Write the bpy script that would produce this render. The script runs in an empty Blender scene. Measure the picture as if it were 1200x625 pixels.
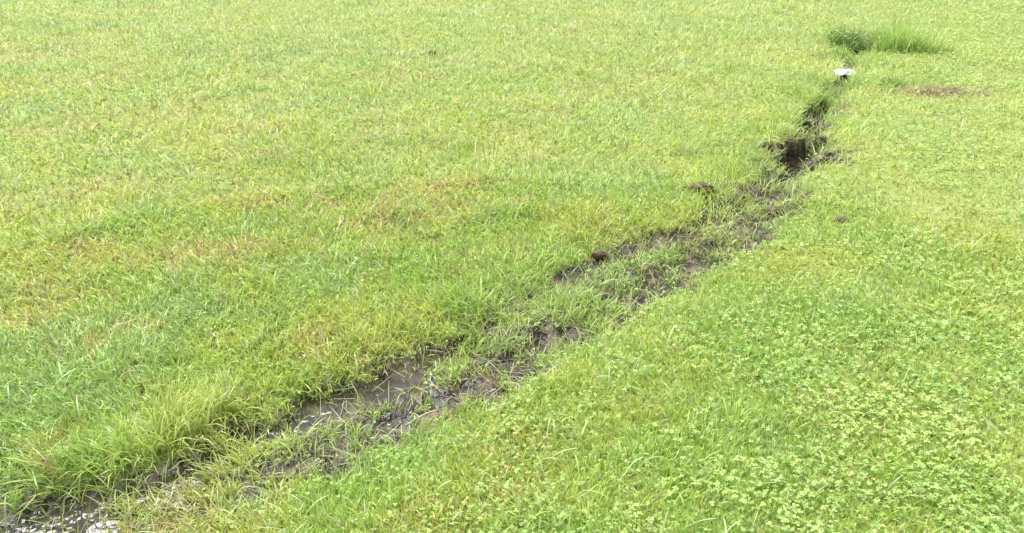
import bpy, math, numpy as np
from mathutils import Vector
rng = np.random.default_rng(7)
scene = bpy.context.scene
scene.view_settings.view_transform = 'Standard'
scene.view_settings.look = 'None'
scene.view_settings.exposure = 0

# ------------------------------------------------------------ noise helpers
_tabs = {}
def vnoise(x, y, scale, seed=0):
    if seed not in _tabs:
        _tabs[seed] = np.random.default_rng(1000 + seed).random((256, 256))
    T = _tabs[seed]
    u = x / scale + 37.3 * seed; v = y / scale + 11.7 * seed
    iu = np.floor(u).astype(np.int64); iv = np.floor(v).astype(np.int64)
    fu = u - iu; fv = v - iv
    fu = fu * fu * (3 - 2 * fu); fv = fv * fv * (3 - 2 * fv)
    a = T[iu & 255, iv & 255]; b = T[(iu + 1) & 255, iv & 255]
    c = T[iu & 255, (iv + 1) & 255]; d = T[(iu + 1) & 255, (iv + 1) & 255]
    return (a * (1 - fu) + b * fu) * (1 - fv) + (c * (1 - fu) + d * fu) * fv
def fbm(x, y, scale, seed=0, octs=3):
    s = 0; a = 1; tot = 0
    for o in range(octs):
        s = s + a * vnoise(x, y, scale / 2 ** o, seed + o); tot += a; a *= .55
    return s / tot
def sstep(a, b, x):
    t = np.clip((x - a) / (b - a), 0, 1); return t * t * (3 - 2 * t)
def blob(x, y, cx, cy, rx, ry=None):
    ry = ry or rx
    return np.exp(-(((x - cx) / rx) ** 2 + ((y - cy) / ry) ** 2))

# ------------------------------------------------------------ ditch layout (metres)
# x, y, half width, depth, bareness
CH_A = np.array([(-2.6,.75,.14,.04,1),(-1.6,1.38,.13,.045,1),(-1.30,1.58,.16,.05,1),(-1.13,1.69,.10,.045,1),(-.97,1.83,.06,.04,.86),
 (-.78,2.03,.06,.04,.92),(-.56,2.20,.06,.04,.9),(-.36,2.38,.075,.042,.98),(-.16,2.58,.04,.022,.52),(.07,2.88,.04,.022,.70),
 (.384,3.246,.035,.02,.55),(.81,3.475,.05,.022,.68),(1.05,3.75,.045,.02,.50),(1.34,4.0,.055,.024,.62)])
CH_B = np.array([(-1.5,1.25,.04,.015,.2),(-1.0,1.62,.04,.015,.48),(-.66,1.87,.06,.022,.75),(-.52,1.95,.06,.025,.80),(-.33,2.08,.055,.022,.72),(-.116,2.26,.05,.02,.65),
 (.127,2.53,.055,.022,.73),(.40,2.755,.05,.02,.66),(.75,3.16,.055,.02,.68),(1.11,3.52,.08,.022,.78),(1.36,3.9,.06,.022,.60),(1.5,4.25,.06,.035,.66)])
CH_C = np.array([(1.42,4.15,.06,.03,.6),(1.60,4.42,.08,.06,.72),(1.76,4.68,.14,.15,1.12),(1.87,4.90,.11,.17,1.08),(1.96,5.12,.06,.09,.6),
 (2.08,5.35,.055,.10,.65),(2.22,5.6,.08,.15,.95),(2.38,5.95,.05,.06,.4),(2.56,6.28,.06,.09,.55),(2.83,6.8,.045,.05,.3),(3.15,7.4,.05,.06,.35),(3.38,7.85,.09,.12,.85),(3.48,8.1,.04,.03,.1),(3.6,8.4,.03,.0,.0)])

def chan(P, x, y):
    best = np.full(x.shape, 1e9); at = np.zeros(x.shape + (3,))
    side = np.zeros(x.shape)
    for i in range(len(P) - 1):
        a = P[i]; b = P[i + 1]; dx, dy = b[0] - a[0], b[1] - a[1]
        L2 = dx * dx + dy * dy
        t = np.clip(((x - a[0]) * dx + (y - a[1]) * dy) / L2, 0, 1)
        px = x - a[0] - t * dx; py = y - a[1] - t * dy
        d = np.sqrt(px * px + py * py)
        m = d < best
        best = np.where(m, d, best)
        at = np.where(m[..., None], a[2:] * (1 - t[..., None]) + b[2:] * t[..., None], at)
        side = np.where(m, np.sign(dx * py - dy * px), side)
    return best, at, side

def fields(x, y, want_wet=False):
    """height, mud mask, swale closeness, gully closeness, left-bank closeness"""
    rag = fbm(x, y, .13, 20, 3) - .5
    rag2 = vnoise(x, y, .03, 25) - .5
    h = .05 * (fbm(x, y, 2.2, 1, 3) - .5) + .018 * (vnoise(x, y, .22, 5) - .5) + .008 * rag2
    mud = np.zeros_like(x); carve = np.zeros_like(x); near = np.zeros_like(x)
    gully = np.zeros_like(x); bank = np.zeros_like(x); dsum = []
    for k, P in enumerate((CH_A, CH_B, CH_C)):
        d, at, side = chan(P, x, y)
        w = at[..., 0]; dep = at[..., 1]; s = at[..., 2]
        dd = d + rag * w * 3.6 + rag2 * .07
        c = dep * sstep((1.4 if k == 2 else 2.6) * w, (.6 if k == 2 else .1) * w, dd)
        carve = np.maximum(carve, c)
        patch = sstep(.68 - .5 * s, .88 - .5 * s, fbm(x, y, .09, 40 + k, 4))
        m = sstep(2.6 * w + .015, .3 * w, dd) * np.clip(patch + (s > .97) * .5, 0, 1)
        mud = np.maximum(mud, m)
        near = np.maximum(near, np.exp(-(d / .20) ** 2) * np.clip(s * 4, 0, 1))
        dsum.append(d + rag * .16)
        if k == 2:
            gully = np.exp(-(d / .30) ** 2) * np.clip(s * 3, 0, 1); s2 = s
        if k == 0:
            bank = np.exp(-((d - .17) / .13) ** 2) * (side > 0)
    band = sstep(.58, .26, dsum[0] + dsum[1]) * (y < 4.6) * sstep(.2, .5, fbm(x, y, .2, 160, 3) + .08)
    band = np.maximum(band, sstep(.16, .05, dsum[2]) * .7 * s2)
    wet = np.maximum(mud, .78 * band)
    bare = blob(x, y, 3.27, 6.05, .24, .12) * sstep(.35, .6, fbm(x, y, .12, 48, 3) + .08)
    mud = np.maximum(mud, .7 * np.clip(bare * 1.4, 0, 1))
    wet = np.maximum(wet, .6 * bare)
    h = h * (1 - .7 * near) - .03 * near - carve + .014 * (fbm(x, y, .07, 60, 2) - .5) * near
    if want_wet: return h, mud, near, gully, bank, wet
    return h, mud, np.maximum(near * .6, band), gully, bank

# ------------------------------------------------------------ ground
def axis(lo, hi, f0, f1, fs, grow=1.18):
    a = list(np.arange(f0, f1 + fs / 2, fs))
    s = fs; p = f1
    while p < hi: s *= grow; p += s; a.append(p)
    s = fs; p = f0; b = []
    while p > lo: s *= grow; p -= s; b.append(p)
    return np.array(b[::-1] + a)
xs = axis(-500, 500, -2.2, 4.0, .014); ys = axis(-200, 900, 1.0, 8.6, .016)
X, Y = np.meshgrid(xs, ys)
H, MUD, NEAR, GUL, BANK, WET = fields(X, Y, True)
ny, nx = X.shape
me = bpy.data.meshes.new("ground")
me.vertices.add(nx * ny)
me.vertices.foreach_set("co", np.stack([X, Y, H], -1).astype(np.float32).ravel())
i = np.arange((ny - 1) * (nx - 1)); r = i // (nx - 1); c = i % (nx - 1)
v0 = r * nx + c
q = np.stack([v0, v0 + 1, v0 + nx + 1, v0 + nx], -1).astype(np.int32)
me.loops.add(q.size); me.loops.foreach_set("vertex_index", q.ravel())
me.polygons.add(len(q)); me.polygons.foreach_set("loop_start", (np.arange(len(q)) * 4).astype(np.int32))
me.update(calc_edges=True)
me.shade_smooth()
at = me.attributes.new("mud", 'FLOAT', 'POINT'); at.data.foreach_set("value", WET.astype(np.float32).ravel())
ground = bpy.data.objects.new("ground", me); scene.collection.objects.link(ground)

def newmat(name):
    m = bpy.data.materials.new(name); m.use_nodes = True
    nt = m.node_tree; return m, nt, nt.nodes["Principled BSDF"], nt.nodes["Material Output"]
def N(nt, t, **kw):
    n = nt.nodes.new(t)
    for k, v in kw.items(): setattr(n, k, v)
    return n
def ramp(nt, stops):
    n = nt.nodes.new("ShaderNodeValToRGB"); e = n.color_ramp.elements
    while len(e) < len(stops): e.new(.5)
    for el, (p, col) in zip(e, stops): el.position = p; el.color = (*col, 1)
    return n
mat, nt, B, OUT = newmat("soil_and_thatch"); L = nt.links
geo = N(nt, "ShaderNodeNewGeometry")
n1 = N(nt, "ShaderNodeTexNoise"); n1.inputs["Scale"].default_value = 70; n1.inputs["Detail"].default_value = 5
n2 = N(nt, "ShaderNodeTexNoise"); n2.inputs["Scale"].default_value = 1.3; n2.inputs["Detail"].default_value = 6
n3 = N(nt, "ShaderNodeTexNoise"); n3.inputs["Scale"].default_value = 16; n3.inputs["Detail"].default_value = 8
for n in (n1, n2, n3): L.new(geo.outputs["Position"], n.inputs["Vector"])
r1 = ramp(nt, [(.3, (.12, .15, .035)), (.5, (.23, .28, .07)), (.7, (.40, .39, .16))])
L.new(n1.outputs["Fac"], r1.inputs[0])
r2 = ramp(nt, [(.35, (.32, .46, .11)), (.65, (.44, .48, .15))]); L.new(n2.outputs["Fac"], r2.inputs[0])
mx = N(nt, "ShaderNodeMix", data_type='RGBA'); mx.inputs[0].default_value = .3
L.new(r1.outputs[0], mx.inputs[6]); L.new(r2.outputs[0], mx.inputs[7])
r3 = ramp(nt, [(.35, (.018, .014, .009)), (.52, (.055, .040, .026)), (.7, (.17, .12, .075))]); L.new(n3.outputs["Fac"], r3.inputs[0])
A = N(nt, "ShaderNodeAttribute", attribute_name="mud")
ad = N(nt, "ShaderNodeMath", operation='ADD'); L.new(A.outputs["Fac"], ad.inputs[0])
sb = N(nt, "ShaderNodeMath", operation='MULTIPLY_ADD'); L.new(n1.outputs["Fac"], sb.inputs[0]); sb.inputs[1].default_value = 1.6; sb.inputs[2].default_value = -.8
L.new(sb.outputs[0], ad.inputs[1])
mr = N(nt, "ShaderNodeMapRange"); mr.inputs["From Min"].default_value = .22; mr.inputs["From Max"].default_value = .6; L.new(ad.outputs[0], mr.inputs[0])
mm = N(nt, "ShaderNodeMix", data_type='RGBA')
L.new(mr.outputs[0], mm.inputs[0]); L.new(mx.outputs[2], mm.inputs[6]); L.new(r3.outputs[0], mm.inputs[7])
L.new(mm.outputs[2], B.inputs["Base Color"])
rr = N(nt, "ShaderNodeMapRange"); rr.inputs["From Min"].default_value = .42; rr.inputs["From Max"].default_value = .66
rr.inputs["To Min"].default_value = .09; rr.inputs["To Max"].default_value = .5; L.new(n3.outputs["Fac"], rr.inputs[0])
rm = N(nt, "ShaderNodeMix"); rm.inputs[2].default_value = .9
L.new(mr.outputs[0], rm.inputs[0]); L.new(rr.outputs[0], rm.inputs[3]); L.new(rm.outputs[0], B.inputs["Roughness"])
bp = N(nt, "ShaderNodeBump"); bp.inputs["Strength"].default_value = .6; bp.inputs["Distance"].default_value = .012
L.new(n1.outputs["Fac"], bp.inputs["Height"]); L.new(bp.outputs[0], B.inputs["Normal"])
me.materials.append(mat)

# ------------------------------------------------------------ leaf material (per-blade colour attribute)
def leafmat(name, rough=.42, transl=.42, spec=.5):
    m, nt, B, OUT = newmat(name); L = nt.links
    A = N(nt, "ShaderNodeAttribute", attribute_name="tint")
    L.new(A.outputs["Color"], B.inputs["Base Color"])
    B.inputs["Roughness"].default_value = rough
    B.inputs["Specular IOR Level"].default_value = spec
    T = N(nt, "ShaderNodeBsdfTranslucent")
    hs = N(nt, "ShaderNodeHueSaturation"); hs.inputs["Saturation"].default_value = 1.05; hs.inputs["Value"].default_value = 1.1
    hs.inputs["Hue"].default_value = .49
    L.new(A.outputs["Color"], hs.inputs["Color"]); L.new(hs.outputs[0], T.inputs["Color"])
    M = N(nt, "ShaderNodeMixShader"); M.inputs[0].default_value = transl
    L.new(B.outputs[0], M.inputs[1]); L.new(T.outputs[0], M.inputs[2]); L.new(M.outputs[0], OUT.inputs["Surface"])
    return m
grass_mat = leafmat("grass_blade", .40, .36, .6); clover_mat = leafmat("clover_leaf", .55, .28, .35)

def trimesh(name, V, F, C, mat):
    me = bpy.data.meshes.new(name)
    me.vertices.add(len(V)); me.vertices.foreach_set("co", V.astype(np.float32).ravel())
    me.loops.add(F.size); me.loops.foreach_set("vertex_index", F.astype(np.int32).ravel())
    me.polygons.add(len(F)); me.polygons.foreach_set("loop_start", (np.arange(len(F)) * 3).astype(np.int32))
    me.update(calc_edges=False)
    a = me.attributes.new("tint", 'FLOAT_COLOR', 'POINT')
    a.data.foreach_set("color", np.concatenate([np.clip(C, 0, .85), np.ones((len(C), 1))], 1).astype(np.float32).ravel())
    me.materials.append(mat); me.shade_smooth()
    ob = bpy.data.objects.new(name, me); scene.collection.objects.link(ob); return ob

def blades(x, y, z, length, width, lean, az, droop, col, nseg):
    n = len(x); ts = np.linspace(0, 1, nseg + 1)
    hx, hy = np.cos(az), np.sin(az)
    tw = az + np.pi / 2 + rng.normal(0, .7, n)
    sx, sy = np.cos(tw), np.sin(tw)
    px, pz = np.zeros(n), np.zeros(n)
    rows = []; cols = []
    ang = lean.copy()
    for k, t in enumerate(ts):
        wk = width * (.5 if k < nseg else .03) * (1 - .55 * max(0, t - .3))
        cx = x + hx * px; cy = y + hy * px; cz = z + pz
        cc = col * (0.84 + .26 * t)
        if k < nseg:
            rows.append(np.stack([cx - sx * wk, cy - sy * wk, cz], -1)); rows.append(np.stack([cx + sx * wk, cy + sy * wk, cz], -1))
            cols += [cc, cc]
            st = length / nseg
            px = px + np.sin(ang) * st; pz = pz + np.cos(ang) * st
            ang = ang + droop / nseg
        else:
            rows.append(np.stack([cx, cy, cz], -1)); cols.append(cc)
    nv = 2 * nseg + 1
    V = np.stack(rows, 1).reshape(-1, 3); C = np.stack(cols, 1).reshape(-1, 3)
    f = []
    for k in range(nseg - 1):
        a = 2 * k; f += [(a, a + 1, a + 3), (a, a + 3, a + 2)]
    a = 2 * (nseg - 1); f.append((a, a + 1, a + 2))
    f = np.array(f)
    F = (np.arange(n)[:, None, None] * nv + f[None]).reshape(-1, 3)
    return V, F, C
def join(parts):
    V = []; F = []; C = []; o = 0
    for v, f, c in parts:
        V.append(v); F.append(f + o); C.append(c); o += len(v)
    return np.concatenate(V), np.concatenate(F), np.concatenate(C)

# ------------------------------------------------------------ colour of the sward
GREEN = np.array((.44, .65, .15)); YEL = np.array((.65, .72, .18)); BLUE = np.array((.45, .65, .27))
STRAW = np.array((.82, .79, .54)); TAN = np.array((.74, .63, .31)); RED = np.array((.52, .37, .21)); DARK = np.array((.20, .39, .12))
def mix(a, b, t): return a * (1 - t[:, None]) + b * t[:, None]
def dryness(x, y):
    g = np.zeros_like(x)
    for cx, cy, rx, ry, s in [(-1.16,3.3,.25,.16,.9),(-.66,3.85,.5,.22,1.),(-2.65,5.55,.5,.25,1.2),(-1.68,5.07,.22,.16,1.2),(-.85,5.0,.22,.16,1.1),
        (-2.26,4.15,.5,.22,.9),(-4.3,7.5,.9,.4,.9),(1.3,5.9,.4,.2,.5),(-.3,4.1,.3,.15,.6),(3.27,6.05,.42,.2,1.1),(-1.9,3.2,.4,.2,.5),(4.3,6.6,.5,.2,.7),(-.7,2.45,.15,.1,.5),(-3.6,6.4,.5,.25,.8),(-1.5,2.5,.15,.1,.6)]:
        g = np.maximum(g, s * blob(x, y, cx, cy, rx, ry))
    n = sstep(.50, .68, fbm(x, y, .24, 70, 4)) * (.12 + .65 * sstep(1., -.6, x - (y - 3) * .3))
    return np.clip(g * (.10 + 1.7 * sstep(.35, .7, fbm(x, y, .10, 74, 3))) * .95 + n * .8, 0, 1)
def sward(x, y, near, mud):
    n = len(x)
    left = sstep(.3, -2., x - (y - 2.4) * .75)
    c = np.tile(GREEN, (n, 1))
    c = mix(c, YEL, np.clip(fbm(x, y, .45, 80, 4) * 2.8 - .95 + .2 * sstep(2.5, 4, y) + rng.normal(0, .3, n), 0, 1))
    c = mix(c, BLUE, np.clip(sstep(.45, .72, fbm(x, y, .4, 84, 3)) * (.3 + .3 * left) + rng.normal(0, .22, n), 0, 1))
    dg = np.zeros(n)
    for cx, cy, rx, ry in [(-1.3,4.5,.3,.15),(-2.3,7.4,.8,.3),(-5,8.8,1.2,.3),(3.3,7.9,.3,.2),(2.6,6.25,.2,.12),(3.0,6.3,.15,.1),(-.1,6.8,.5,.15)]:
        dg = np.maximum(dg, blob(x, y, cx, cy, rx, ry))
    c = mix(c, DARK, .65 * dg * sstep(.3, .6, fbm(x, y, .15, 88, 2)))
    d = dryness(x, y)
    isdry = rng.random(n) < d * .82
    dc = mix(np.tile(TAN, (n, 1)), YEL, rng.random(n)); rd = rng.random(n) < .18
    dc[rd] = RED
    c = np.where(isdry[:, None], dc, c)
    st = rng.random(n) < .04 + .05 * left + .06 * near
    c = np.where(st[:, None], STRAW * rng.uniform(.6, 1.05, (n, 1)), c)
    c = c * rng.uniform(.64, 1.27, (n, 1))
    c = mix(c, np.array((.62, .75, .39)), .38 * sstep(4.5, 10, y))  # paler with distance: grazing sheen on far grass painted into the blade colour
    return c

def scatter(n, r0, r1, half, p):
    e = 2 - p; u = rng.random(n)
    r = (r0 ** e + u * (r1 ** e - r0 ** e)) ** (1 / e)
    a = rng.uniform(-half, half, n)
    return r * np.sin(a), r * np.cos(a), r

parts = []
for (cnt, r0, r1, half, p, nseg) in [(300000, 1.15, 4.2, 1.05, 1.0, 3), (270000, 4.2, 14.5, .86, 1.15, 2), (60000, 14.5, 40, .8, 1.3, 2)]:
    x, y, r = scatter(cnt, r0, r1, half, p)
    gx = np.round(x / .045) * .045; gy = np.round(y / .045) * .045
    cl = (rng.random(cnt) < .3) * .55 * (r < 5)
    jx = .036 * (vnoise(np.round(x / .045) * 7.7, np.round(y / .045) * 3.1, 1, 132) - .5); jy = .036 * (vnoise(np.round(x / .045) * 3.3, np.round(y / .045) * 9.1, 1, 133) - .5)
    x = x + (gx + jx - x) * cl; y = y + (gy + jy - y) * cl
    h, mud, near, gul, bank = fields(x, y)
    keep = rng.random(cnt) > np.clip(mud * .96, 0, .93)
    keep &= rng.random(cnt) > near * (.26 + .56 * sstep(.40, .60, fbm(x, y, .09, 90, 3)))
    cov = .30 * sstep(-.8, 1.6, x - (y - 1.8) * .45) * sstep(6, 3, y)
    keep &= rng.random(cnt) > cov
    keep &= rng.random(cnt) > .35 * dryness(x, y)
    x, y, r, h, near, gul, mud, bank = (q[keep] for q in (x, y, r, h, near, gul, mud, bank))
    n = len(x)
    left = sstep(1.0, -2.0, x - (y - 2.4) * .75)
    tuft = sstep(.5, .8, fbm(x, y, .24, 95, 3))
    L_ = (.033 + .022 * left + .036 * tuft * (.6 + .4 * left) + .036 * bank * (y < 4.6) * (.4 + tuft) + .003 * near + .05 * gul * tuft + .030 * gul) * rng.uniform(.5, 1.5, n)
    W_ = (.0026 + .0026 * rng.random(n) ** 1.5 + .0008 * left) * np.maximum(1, (r / 2.6)) ** .6
    L_ *= np.maximum(1, r / 6) ** .2
    lean = np.abs(rng.normal(.45, .36, n)) + rng.uniform(0, .75, n) * sstep(2.5, 6, r); droop = rng.uniform(.1, 1.6, n) * (.6 + .6 * (L_ > .06))
    az = rng.uniform(0, 2 * np.pi, n)
    fl = 6.28 * vnoise(x, y, .35, 140)
    az = np.where(rng.random(n) < .35, fl + rng.normal(0, .5, n), az)
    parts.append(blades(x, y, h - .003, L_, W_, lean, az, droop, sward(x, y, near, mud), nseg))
# longer, broader individual blades standing out of the turf
n = 16000
x, y, r = scatter(n, 1.2, 9, .95, 1.1)
h, mud, near, gul, bank = fields(x, y)
left = sstep(1.2, -1.5, x - (y - 2.4) * .75)
k = (rng.random(n) < .16 + .5 * left * sstep(.35, .6, fbm(x, y, .4, 170, 3)) + .4 * bank) & (rng.random(n) > mud) & (rng.random(n) > .6 * near)
x, y, r, h = x[k], y[k], r[k], h[k]; n = len(x)
lc = mix(np.tile(np.array((.45, .66, .20)), (n, 1)), np.array((.66, .77, .40)), rng.random(n)) * rng.uniform(.7, 1.15, (n, 1))
parts.append(blades(x, y, h, rng.uniform(.06, .14, n), rng.uniform(.0035, .006, n) * np.maximum(1, r / 3.5) ** .4, np.abs(rng.normal(.6, .35, n)), rng.uniform(0, 6.28, n), rng.uniform(.5, 1.9, n), lc, 5))
# dead flattened stems
n = 16000
x, y, r = scatter(n, 1.2, 9, .95, 1.1)
h, mud, near, gul, bank = fields(x, y)
bare = blob(x, y, 3.27, 6.05, .34, .2)
k = rng.random(n) < .22 + .6 * np.maximum(near, bare)
x, y, r, h = x[k], y[k], r[k], h[k]; n = len(x)
parts.append(blades(x, y, h + .004 + .02 * rng.random(n), rng.uniform(.04, .13, n), .0022 * np.maximum(1, r / 3), rng.uniform(1.3, 1.6, n), rng.uniform(0, 6.28, n), rng.normal(0, .25, n),
                    STRAW[None] * rng.uniform(.3, .95, (n, 1)), 3))
# brown clippings on the bare patch
n = 800
x = 3.27 + rng.normal(0, .17, n); y = 6.05 + rng.normal(0, .06, n); h = fields(x, y)[0]
parts.append(blades(x, y, h + .012 * rng.random(n), rng.uniform(.03, .08, n), np.full(n, .006), rng.uniform(1.2, 1.6, n), rng.uniform(0, 6.28, n), rng.normal(0, .3, n),
                    np.array((.56, .46, .30))[None] * rng.uniform(.4, 1.4, (n, 1)), 2))
# thin pale sedge standing in the wet swale
n = 10000
t = rng.random(n); P = np.where(rng.random(n)[:, None] < .5, np.stack([np.interp(t, np.linspace(0,1,14), CH_A[:,0]), np.interp(t, np.linspace(0,1,14), CH_A[:,1])], -1),
   np.stack([np.interp(t, np.linspace(0,1,12), CH_B[:,0]), np.interp(t, np.linspace(0,1,12), CH_B[:,1])], -1))
x = P[:, 0] + rng.normal(0, .10, n); y = P[:, 1] + rng.normal(0, .10, n)
h, mud, near, gul, bank = fields(x, y)
k = (rng.random(n) < sstep(.38, .62, fbm(x, y, .1, 150, 2))) & (rng.random(n) > .8 * mud)
x, y, h = x[k], y[k], h[k]; n = len(x)
parts.append(blades(x, y, h - .003, rng.uniform(.03, .11, n), rng.uniform(.002, .004, n), np.abs(rng.normal(.5, .4, n)), rng.uniform(0, 6.28, n), rng.uniform(.2, 1.6, n),
                    mix(np.tile(np.array((.45, .64, .18)), (n, 1)), np.array((.66, .71, .32)), rng.random(n)), 3))
grass = trimesh("grass", *join(parts), grass_mat)

# ------------------------------------------------------------ clover
def clover(x, y, z, size, col):
    n = len(x)
    spin = rng.uniform(0, 2 * np.pi, n)
    tilt = np.abs(rng.normal(0, .5, n)); ta = rng.uniform(0, 2 * np.pi, n)
    prof = np.array([(.05, 0), (.45, .42), (.88, .40), (.93, 0), (.88, -.40), (.45, -.42)])
    zz = np.array([0, .16, .10, -.04, .10, .16])
    tri = np.array([(0, 5, 4), (0, 4, 3), (0, 3, 2), (0, 2, 1)])
    bright = np.array([1.14, .98, .95, 1.05, .95, .98])
    Vs = []; Cs = []
    nx_, ny_ = np.sin(tilt) * np.cos(ta), np.sin(tilt) * np.sin(ta)
    for l in range(3):
        a = spin + l * 2.0944 + rng.normal(0, .2, n)
        ls = size * rng.uniform(.75, 1.2, n)
        fold = rng.uniform(-.3, 1.6, n)
        for (pr, pt), hz, b in zip(prof, zz, bright):
            dx = (pr * np.cos(a) - pt * np.sin(a)) * ls; dy = (pr * np.sin(a) + pt * np.cos(a)) * ls
            dz = hz * ls * fold - (nx_ * dx + ny_ * dy)
            Vs.append(np.stack([x + dx, y + dy, z + dz], -1)); Cs.append(col * b)
    V = np.stack(Vs, 1).reshape(-1, 3); C = np.stack(Cs, 1).reshape(-1, 3)
    f = np.concatenate([tri + 6 * l for l in range(3)])
    F = (np.arange(n)[:, None, None] * 18 + f[None]).reshape(-1, 3)
    return V, F, C
n = 210000
x, y, r = scatter(n, 1.15, 12, .95, 1.15)
h, mud, near, gul, bank = fields(x, y)
right = sstep(-.8, 1.6, x - (y - 1.8) * .5)
pc = np.clip((.36 + .5 * right) * (.12 + 1.1 * sstep(.40, .62, fbm(x, y, .26, 110, 4))), 0, 1) * (1 - .95 * mud)
pc = np.where(near > .3, np.clip(1.0 * sstep(.44, .62, fbm(x, y, .12, 112, 3)), 0, 1) * (1 - mud), pc)
k = rng.random(n) < pc
x, y, r, h, right, near = x[k], y[k], r[k], h[k], right[k], near[k]; n = len(x)
CG = np.array((.40, .63, .20)); CY = np.array((.58, .72, .23))
cc = mix(np.tile(CG, (n, 1)), CY, np.clip(fbm(x, y, .4, 120, 3) * 2.4 - .8 + rng.normal(0, .28, n), 0, 1)) * rng.uniform(.62, 1.2, (n, 1))
cc = mix(cc, np.array((.68, .5, .25)), (rng.random(n) < .45 * dryness(x, y)).astype(float))
size = (.0045 + .0050 * rng.random(n)) * (.75 + .3 * right) * np.maximum(1, r / 3.5) ** .4
zc = h + (.008 + .034 * rng.random(n)) * (1 - .5 * near)
trimesh("clover", *clover(x, y, zc, size, cc), clover_mat)

# ------------------------------------------------------------ weed clump & rank grass
def hgt(x, y): return fields(np.atleast_1d(np.float64(x)), np.atleast_1d(np.float64(y)))[0]
def rank(cx, cy, rx, ry, cnt, l0, l1, c0, c1, w=.006, spread=.35):
    x = cx + rng.normal(0, rx, cnt); y = cy + rng.normal(0, ry, cnt)
    z = fields(x, y)[0]
    c = mix(np.tile(np.array(c0), (cnt, 1)), np.array(c1), rng.random(cnt)) * rng.uniform(.75, 1.2, (cnt, 1))
    az = np.arctan2(y - cy, x - cx) + rng.normal(0, .8, cnt)
    fall = np.exp(-.5 * (((x - cx) / rx) ** 2 + ((y - cy) / ry) ** 2) * .6)
    return blades(x, y, z - .01, rng.uniform(l0, l1, cnt) * (.45 + .55 * fall), w * rng.uniform(.7, 1.2, cnt), np.abs(rng.normal(spread, .22, cnt)), az, rng.uniform(.2, 1.1, cnt), c, 4)
g0, g1 = (.40, .60, .16), (.64, .78, .32); dk = (.18, .33, .11)
p = [rank(3.60, 7.55, .10, .08, 380, .2, .40, g0, g1, .007, .25), rank(3.80, 7.5, .13, .08, 260, .12, .30, g0, g1, .007, .35), rank(3.48, 7.65, .08, .08, 220, .16, .34, g0, g1, .007, .25),
     rank(3.28, 8.0, .14, .1, 260, .1, .28, dk, g0), rank(3.2, 7.75, .07, .07, 140, .1, .2, dk, g0), rank(3.5, 7.7, .3, .2, 400, .06, .2, g0, g1)]
trimesh("tall_grass_clump", *join(p), grass_mat)
p = [rank(2.45, 6.3, .12, .16, 380, .06, .18, g0, g1, .005), rank(2.75, 6.5, .14, .14, 340, .05, .15, g0, g1, .005),
     rank(2.66, 6.3, .05, .06, 160, .06, .14, dk, g0, .005), rank(2.88, 6.5, .07, .06, 120, .05, .10, g0, g1, .005),
     rank(3.08, 7.3, .1, .10, 300, .07, .17, g0, g1, .005), rank(2.98, 7.35, .06, .06, 140, .06, .13, dk, g0, .005),
     rank(2.98, 6.25, .05, .05, 160, .06, .12, dk, g0, .005), rank(2.2, 5.95, .10, .14, 320, .06, .16, g0, g1, .005),
     rank(2.45, 5.9, .06, .08, 200, .06, .14, g0, g1, .005), rank(2.38, 6.0, .05, .06, 140, .06, .13, dk, g0, .005),
     rank(1.93, 5.45, .07, .12, 240, .05, .15, g0, g1, .005), rank(2.2, 5.3, .07, .14, 240, .05, .12, g0, g1, .005),
     rank(1.72, 5.12, .14, .05, 260, .06, .14, g0, g1, .005), rank(1.45, 4.65, .12, .08, 240, .05, .12, (.3,.48,.12), g1, .005), rank(1.48, 4.35, .12, .1, 200, .04, .11, (.3,.48,.12), g1, .005)]
trimesh("ditch_bank_grass", *join(p), grass_mat)
def leafy(cx, cy, R, Hh, cnt):
    V = []; F = []; C = []; o = 0
    for s in range(cnt):
        a = rng.uniform(0, 6.28); rr_ = R * math.sqrt(rng.random()) ; sx = cx + rr_ * math.cos(a); sy = cy + rr_ * .6 * math.sin(a)
        base = float(hgt(sx, sy)[0])
        top = Hh * rng.uniform(.5, 1) * (1 - .4 * rr_ / R)
        for l in range(9):
            t = (l + 1) / 9; la = l * 2.4 + rng.normal(0, .3); ll = .05 * (1.2 - .6 * t) * rng.uniform(.8, 1.3)
            dx, dy = math.cos(la), math.sin(la); px, py = -dy, dx; z0 = base + top * t
            ox, oy = sx + .03 * t * math.cos(a), sy + .03 * t * math.sin(a); up = rng.uniform(-.1, .6)
            V += [(ox, oy, z0), (ox + dx*ll*.5 + px*ll*.22, oy + dy*ll*.5 + py*ll*.22, z0 + ll*.5*up), (ox + dx*ll, oy + dy*ll, z0 + ll*.6*up), (ox + dx*ll*.5 - px*ll*.22, oy + dy*ll*.5 - py*ll*.22, z0 + ll*.5*up)]
            F += [(o, o + 1, o + 2), (o, o + 2, o + 3)]; o += 4
            col = np.array((.30, .40, .16)) * rng.uniform(.45, 1.8); C += [col] * 4
        w = .002
        V += [(sx - w, sy, base - .01), (sx + w, sy, base - .01), (sx + .03*math.cos(a), sy + .03*math.sin(a), base + top)]; F.append((o, o+1, o+2)); C += [np.array((.2, .2, .08))] * 3; o += 3
    return np.array(V), np.array(F), np.array(C)
trimesh("leafy_weed", *leafy(3.26, 7.80, .26, .32, 70), clover_mat)

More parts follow.
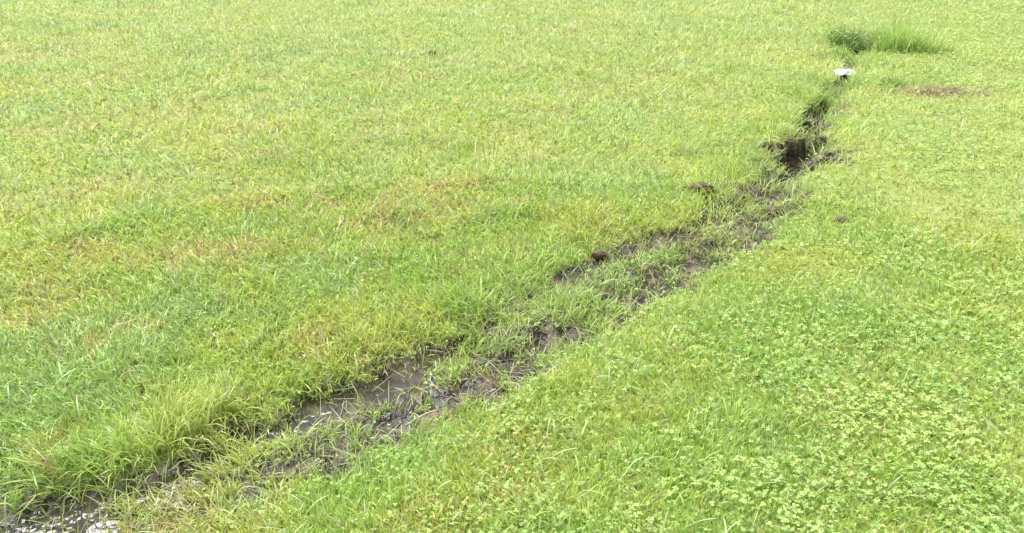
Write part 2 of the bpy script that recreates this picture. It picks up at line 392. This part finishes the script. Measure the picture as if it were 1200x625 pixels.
# ------------------------------------------------------------ ditch water (near puddles, and a pool in the gully)
def strip(cl, half, z):
    V = []; F = []; pts = []
    for i in range(len(cl) - 1):
        for t in np.linspace(0, 1, 6, endpoint=False): pts.append(cl[i] * (1 - t) + cl[i + 1] * t)
    pts = np.array(pts)
    for i, pnt in enumerate(pts):
        d = pts[min(i + 1, len(pts) - 1)] - pts[max(i - 1, 0)]; d /= np.linalg.norm(d); nrm = np.array((-d[1], d[0]))
        for s in (-1, -.35, .35, 1): V.append((*(pnt + nrm * s * half), z))
    for i in range(len(pts) - 1):
        for k in range(3): a = i * 4 + k; F.append((a, a + 1, a + 5, a + 4))
    return V, F
V, F = strip(CH_A[:9, :2], .2, -.0545)
V2, F2 = strip(CH_C[1:7, :2], .14, -.15)
F += [tuple(i + len(V) for i in f) for f in F2]; V += V2
wm = bpy.data.meshes.new("ditch_water"); wm.from_pydata(V, [], F)
wat = bpy.data.objects.new("ditch_water", wm); scene.collection.objects.link(wat)
m, nt, B, OUT = newmat("muddy_water")
g = N(nt, "ShaderNodeNewGeometry")
nn = N(nt, "ShaderNodeTexNoise"); nn.inputs["Scale"].default_value = 20; nn.inputs["Detail"].default_value = 2; nt.links.new(g.outputs["Position"], nn.inputs["Vector"])
nc = N(nt, "ShaderNodeTexNoise"); nc.inputs["Scale"].default_value = 12; nc.inputs["Detail"].default_value = 6; nt.links.new(g.outputs["Position"], nc.inputs["Vector"])
rp = ramp(nt, [(.38, (.014, .012, .008)), (.55, (.045, .036, .026)), (.7, (.11, .09, .065))]); nt.links.new(nc.outputs["Fac"], rp.inputs[0]); nt.links.new(rp.outputs[0], B.inputs["Base Color"])
B.inputs["Roughness"].default_value = .03; B.inputs["IOR"].default_value = 1.5
B.inputs["Specular IOR Level"].default_value = .9
b = N(nt, "ShaderNodeBump"); b.inputs["Strength"].default_value = .45; b.inputs["Distance"].default_value = .010
nt.links.new(nn.outputs["Fac"], b.inputs["Height"]); nt.links.new(b.outputs[0], B.inputs["Normal"])
wm.materials.append(m)

# ------------------------------------------------------------ mud clods
mm_, nt, B, OUT = newmat("clod_soil")
nn = N(nt, "ShaderNodeTexNoise"); nn.inputs["Scale"].default_value = 40; nn.inputs["Detail"].default_value = 6
rp = ramp(nt, [(.3, (.05, .035, .022)), (.7, (.22, .15, .10))]); nt.links.new(nn.outputs["Fac"], rp.inputs[0]); nt.links.new(rp.outputs[0], B.inputs["Base Color"])
B.inputs["Roughness"].default_value = .8
import bmesh
def clod(x, y, sx, sy, sz, seed):
    bm = bmesh.new(); bmesh.ops.create_icosphere(bm, subdivisions=4, radius=1)
    z = float(hgt(x, y)[0])
    for v in bm.verts:
        a = np.array([v.co.x]); b_ = np.array([v.co.y + v.co.z * .7])
        k = .65 + .5 * float(fbm(a, b_, .8, seed, 4)[0]) + .12 * float(vnoise(a * 1.3, b_, .12, seed + 3)[0])
        v.co = Vector((v.co.x * k * sx, v.co.y * k * sy, v.co.z * k * sz))
    me = bpy.data.meshes.new("mud_clod"); bm.to_mesh(me); bm.free(); me.shade_smooth(); me.materials.append(mm_)
    ob = bpy.data.objects.new("mud_clod", me); ob.location = (x, y, z + sz * .4); scene.collection.objects.link(ob)
clod(1.01, 4.02, .08, .05, .04, 200); clod(.40, 3.30, .035, .03, .025, 210); clod(1.62, 3.62, .035, .025, .018, 220)
clod(-.72, 7.35, .035, .025, .03, 230); clod(1.36, 3.86, .05, .035, .022, 250)

# ------------------------------------------------------------ crumpled white paper
def paper(x, y, a, b_):
    n = 24; V = []; F = []
    z = float(hgt(x, y)[0]) + .05
    for j in range(n + 1):
        for i in range(n + 1):
            u = i / n - .5; v = j / n - .5
            q_ = max(abs(u), abs(v)) * 2; ln = math.hypot(u, v) * 2 + 1e-6; f = q_ / ln * .55 + .45
            uu = u * f; vv = v * f
            e = 1 - .3 * vnoise(np.array([u * 3]), np.array([v * 3]), .5, 301)[0]
            hz = .03 * fbm(np.array([u]), np.array([v]), .25, 300, 3)[0] + .03 * (1 - 4 * v * v) * (1 - 3 * u * u)
            V.append((x + a * uu * e, y + b_ * vv * e, z + hz))
    for j in range(n):
        for i in range(n):
            q = j * (n + 1) + i; F.append((q, q + 1, q + n + 2, q + n + 1))
    me = bpy.data.meshes.new("crumpled_paper"); me.from_pydata(V, [], F)
    m, nt, B, OUT = newmat("white_paper"); B.inputs["Base Color"].default_value = (.72, .72, .76, 1); B.inputs["Roughness"].default_value = .6
    me.materials.append(m); ob = bpy.data.objects.new("crumpled_paper", me); scene.collection.objects.link(ob)
    md = ob.modifiers.new("thickness", 'SOLIDIFY'); md.thickness = .002
paper(2.79, 6.76, .22, .18)

# ------------------------------------------------------------ fallen leaves
mf, nt, B, OUT = newmat("dead_leaf")
oi = N(nt, "ShaderNodeObjectInfo"); rp = ramp(nt, [(0, (.7, .5, .06)), (.5, (.4, .18, .08)), (1, (.55, .35, .12))]); nt.links.new(oi.outputs["Random"], rp.inputs[0]); nt.links.new(rp.outputs[0], B.inputs["Base Color"])
for (x, y, s) in [(-2.72, 5.1, .04), (-1.05, 2.83, .02), (.62, 2.3, .015), (-2.5, 4.9, .03), (-.4, 5.6, .03)]:
    V = []
    for k in range(12):
        a = k / 12 * 6.283; rad = s * (.62 + .38 * abs(math.cos(a)))
        V.append((rad * math.cos(a), rad * .6 * math.sin(a), s * .3 * abs(math.sin(a))))
    V.append((0, 0, 0)); F = [(k, (k + 1) % 12, 12) for k in range(12)]
    me = bpy.data.meshes.new("fallen_leaf"); me.from_pydata(V, [], F); me.materials.append(mf)
    ob = bpy.data.objects.new("fallen_leaf", me); ob.location = (x, y, float(hgt(x, y)[0]) + .045); ob.rotation_euler = (.3, .2, x * 3); scene.collection.objects.link(ob)

# ------------------------------------------------------------ light
w = bpy.data.worlds.new("World"); scene.world = w; w.use_nodes = True
nt = w.node_tree; bg = nt.nodes["Background"]
sky = nt.nodes.new("ShaderNodeTexSky"); sky.sky_type = 'NISHITA'; sky.sun_disc = False
EL, AZ = math.radians(64), math.radians(-40)
sky.sun_elevation = EL; sky.sun_rotation = AZ; sky.dust_density = 5; sky.air_density = 1
hs = nt.nodes.new("ShaderNodeHueSaturation"); hs.inputs["Saturation"].default_value = .4
nt.links.new(sky.outputs[0], hs.inputs["Color"]); nt.links.new(hs.outputs[0], bg.inputs["Color"])
bg.inputs["Strength"].default_value = .15
sd = bpy.data.lights.new("sun", 'SUN'); sd.energy = 5; sd.angle = math.radians(48); sd.color = (1, .98, .95)
so = bpy.data.objects.new("sun", sd); scene.collection.objects.link(so)
dirv = Vector((math.sin(AZ) * math.cos(EL), math.cos(AZ) * math.cos(EL), math.sin(EL)))
so.rotation_euler = dirv.to_track_quat('Z', 'Y').to_euler(); so.location = (0, 0, 10)

cam = bpy.data.cameras.new("camera"); co = bpy.data.objects.new("camera", cam); scene.collection.objects.link(co)
co.location = (0, 0, 1.6); co.rotation_euler = (math.radians(63), 0, 0)
cam.lens = 28.26; cam.sensor_width = 36; cam.clip_end = 2000; cam.clip_start = .05
scene.camera = co
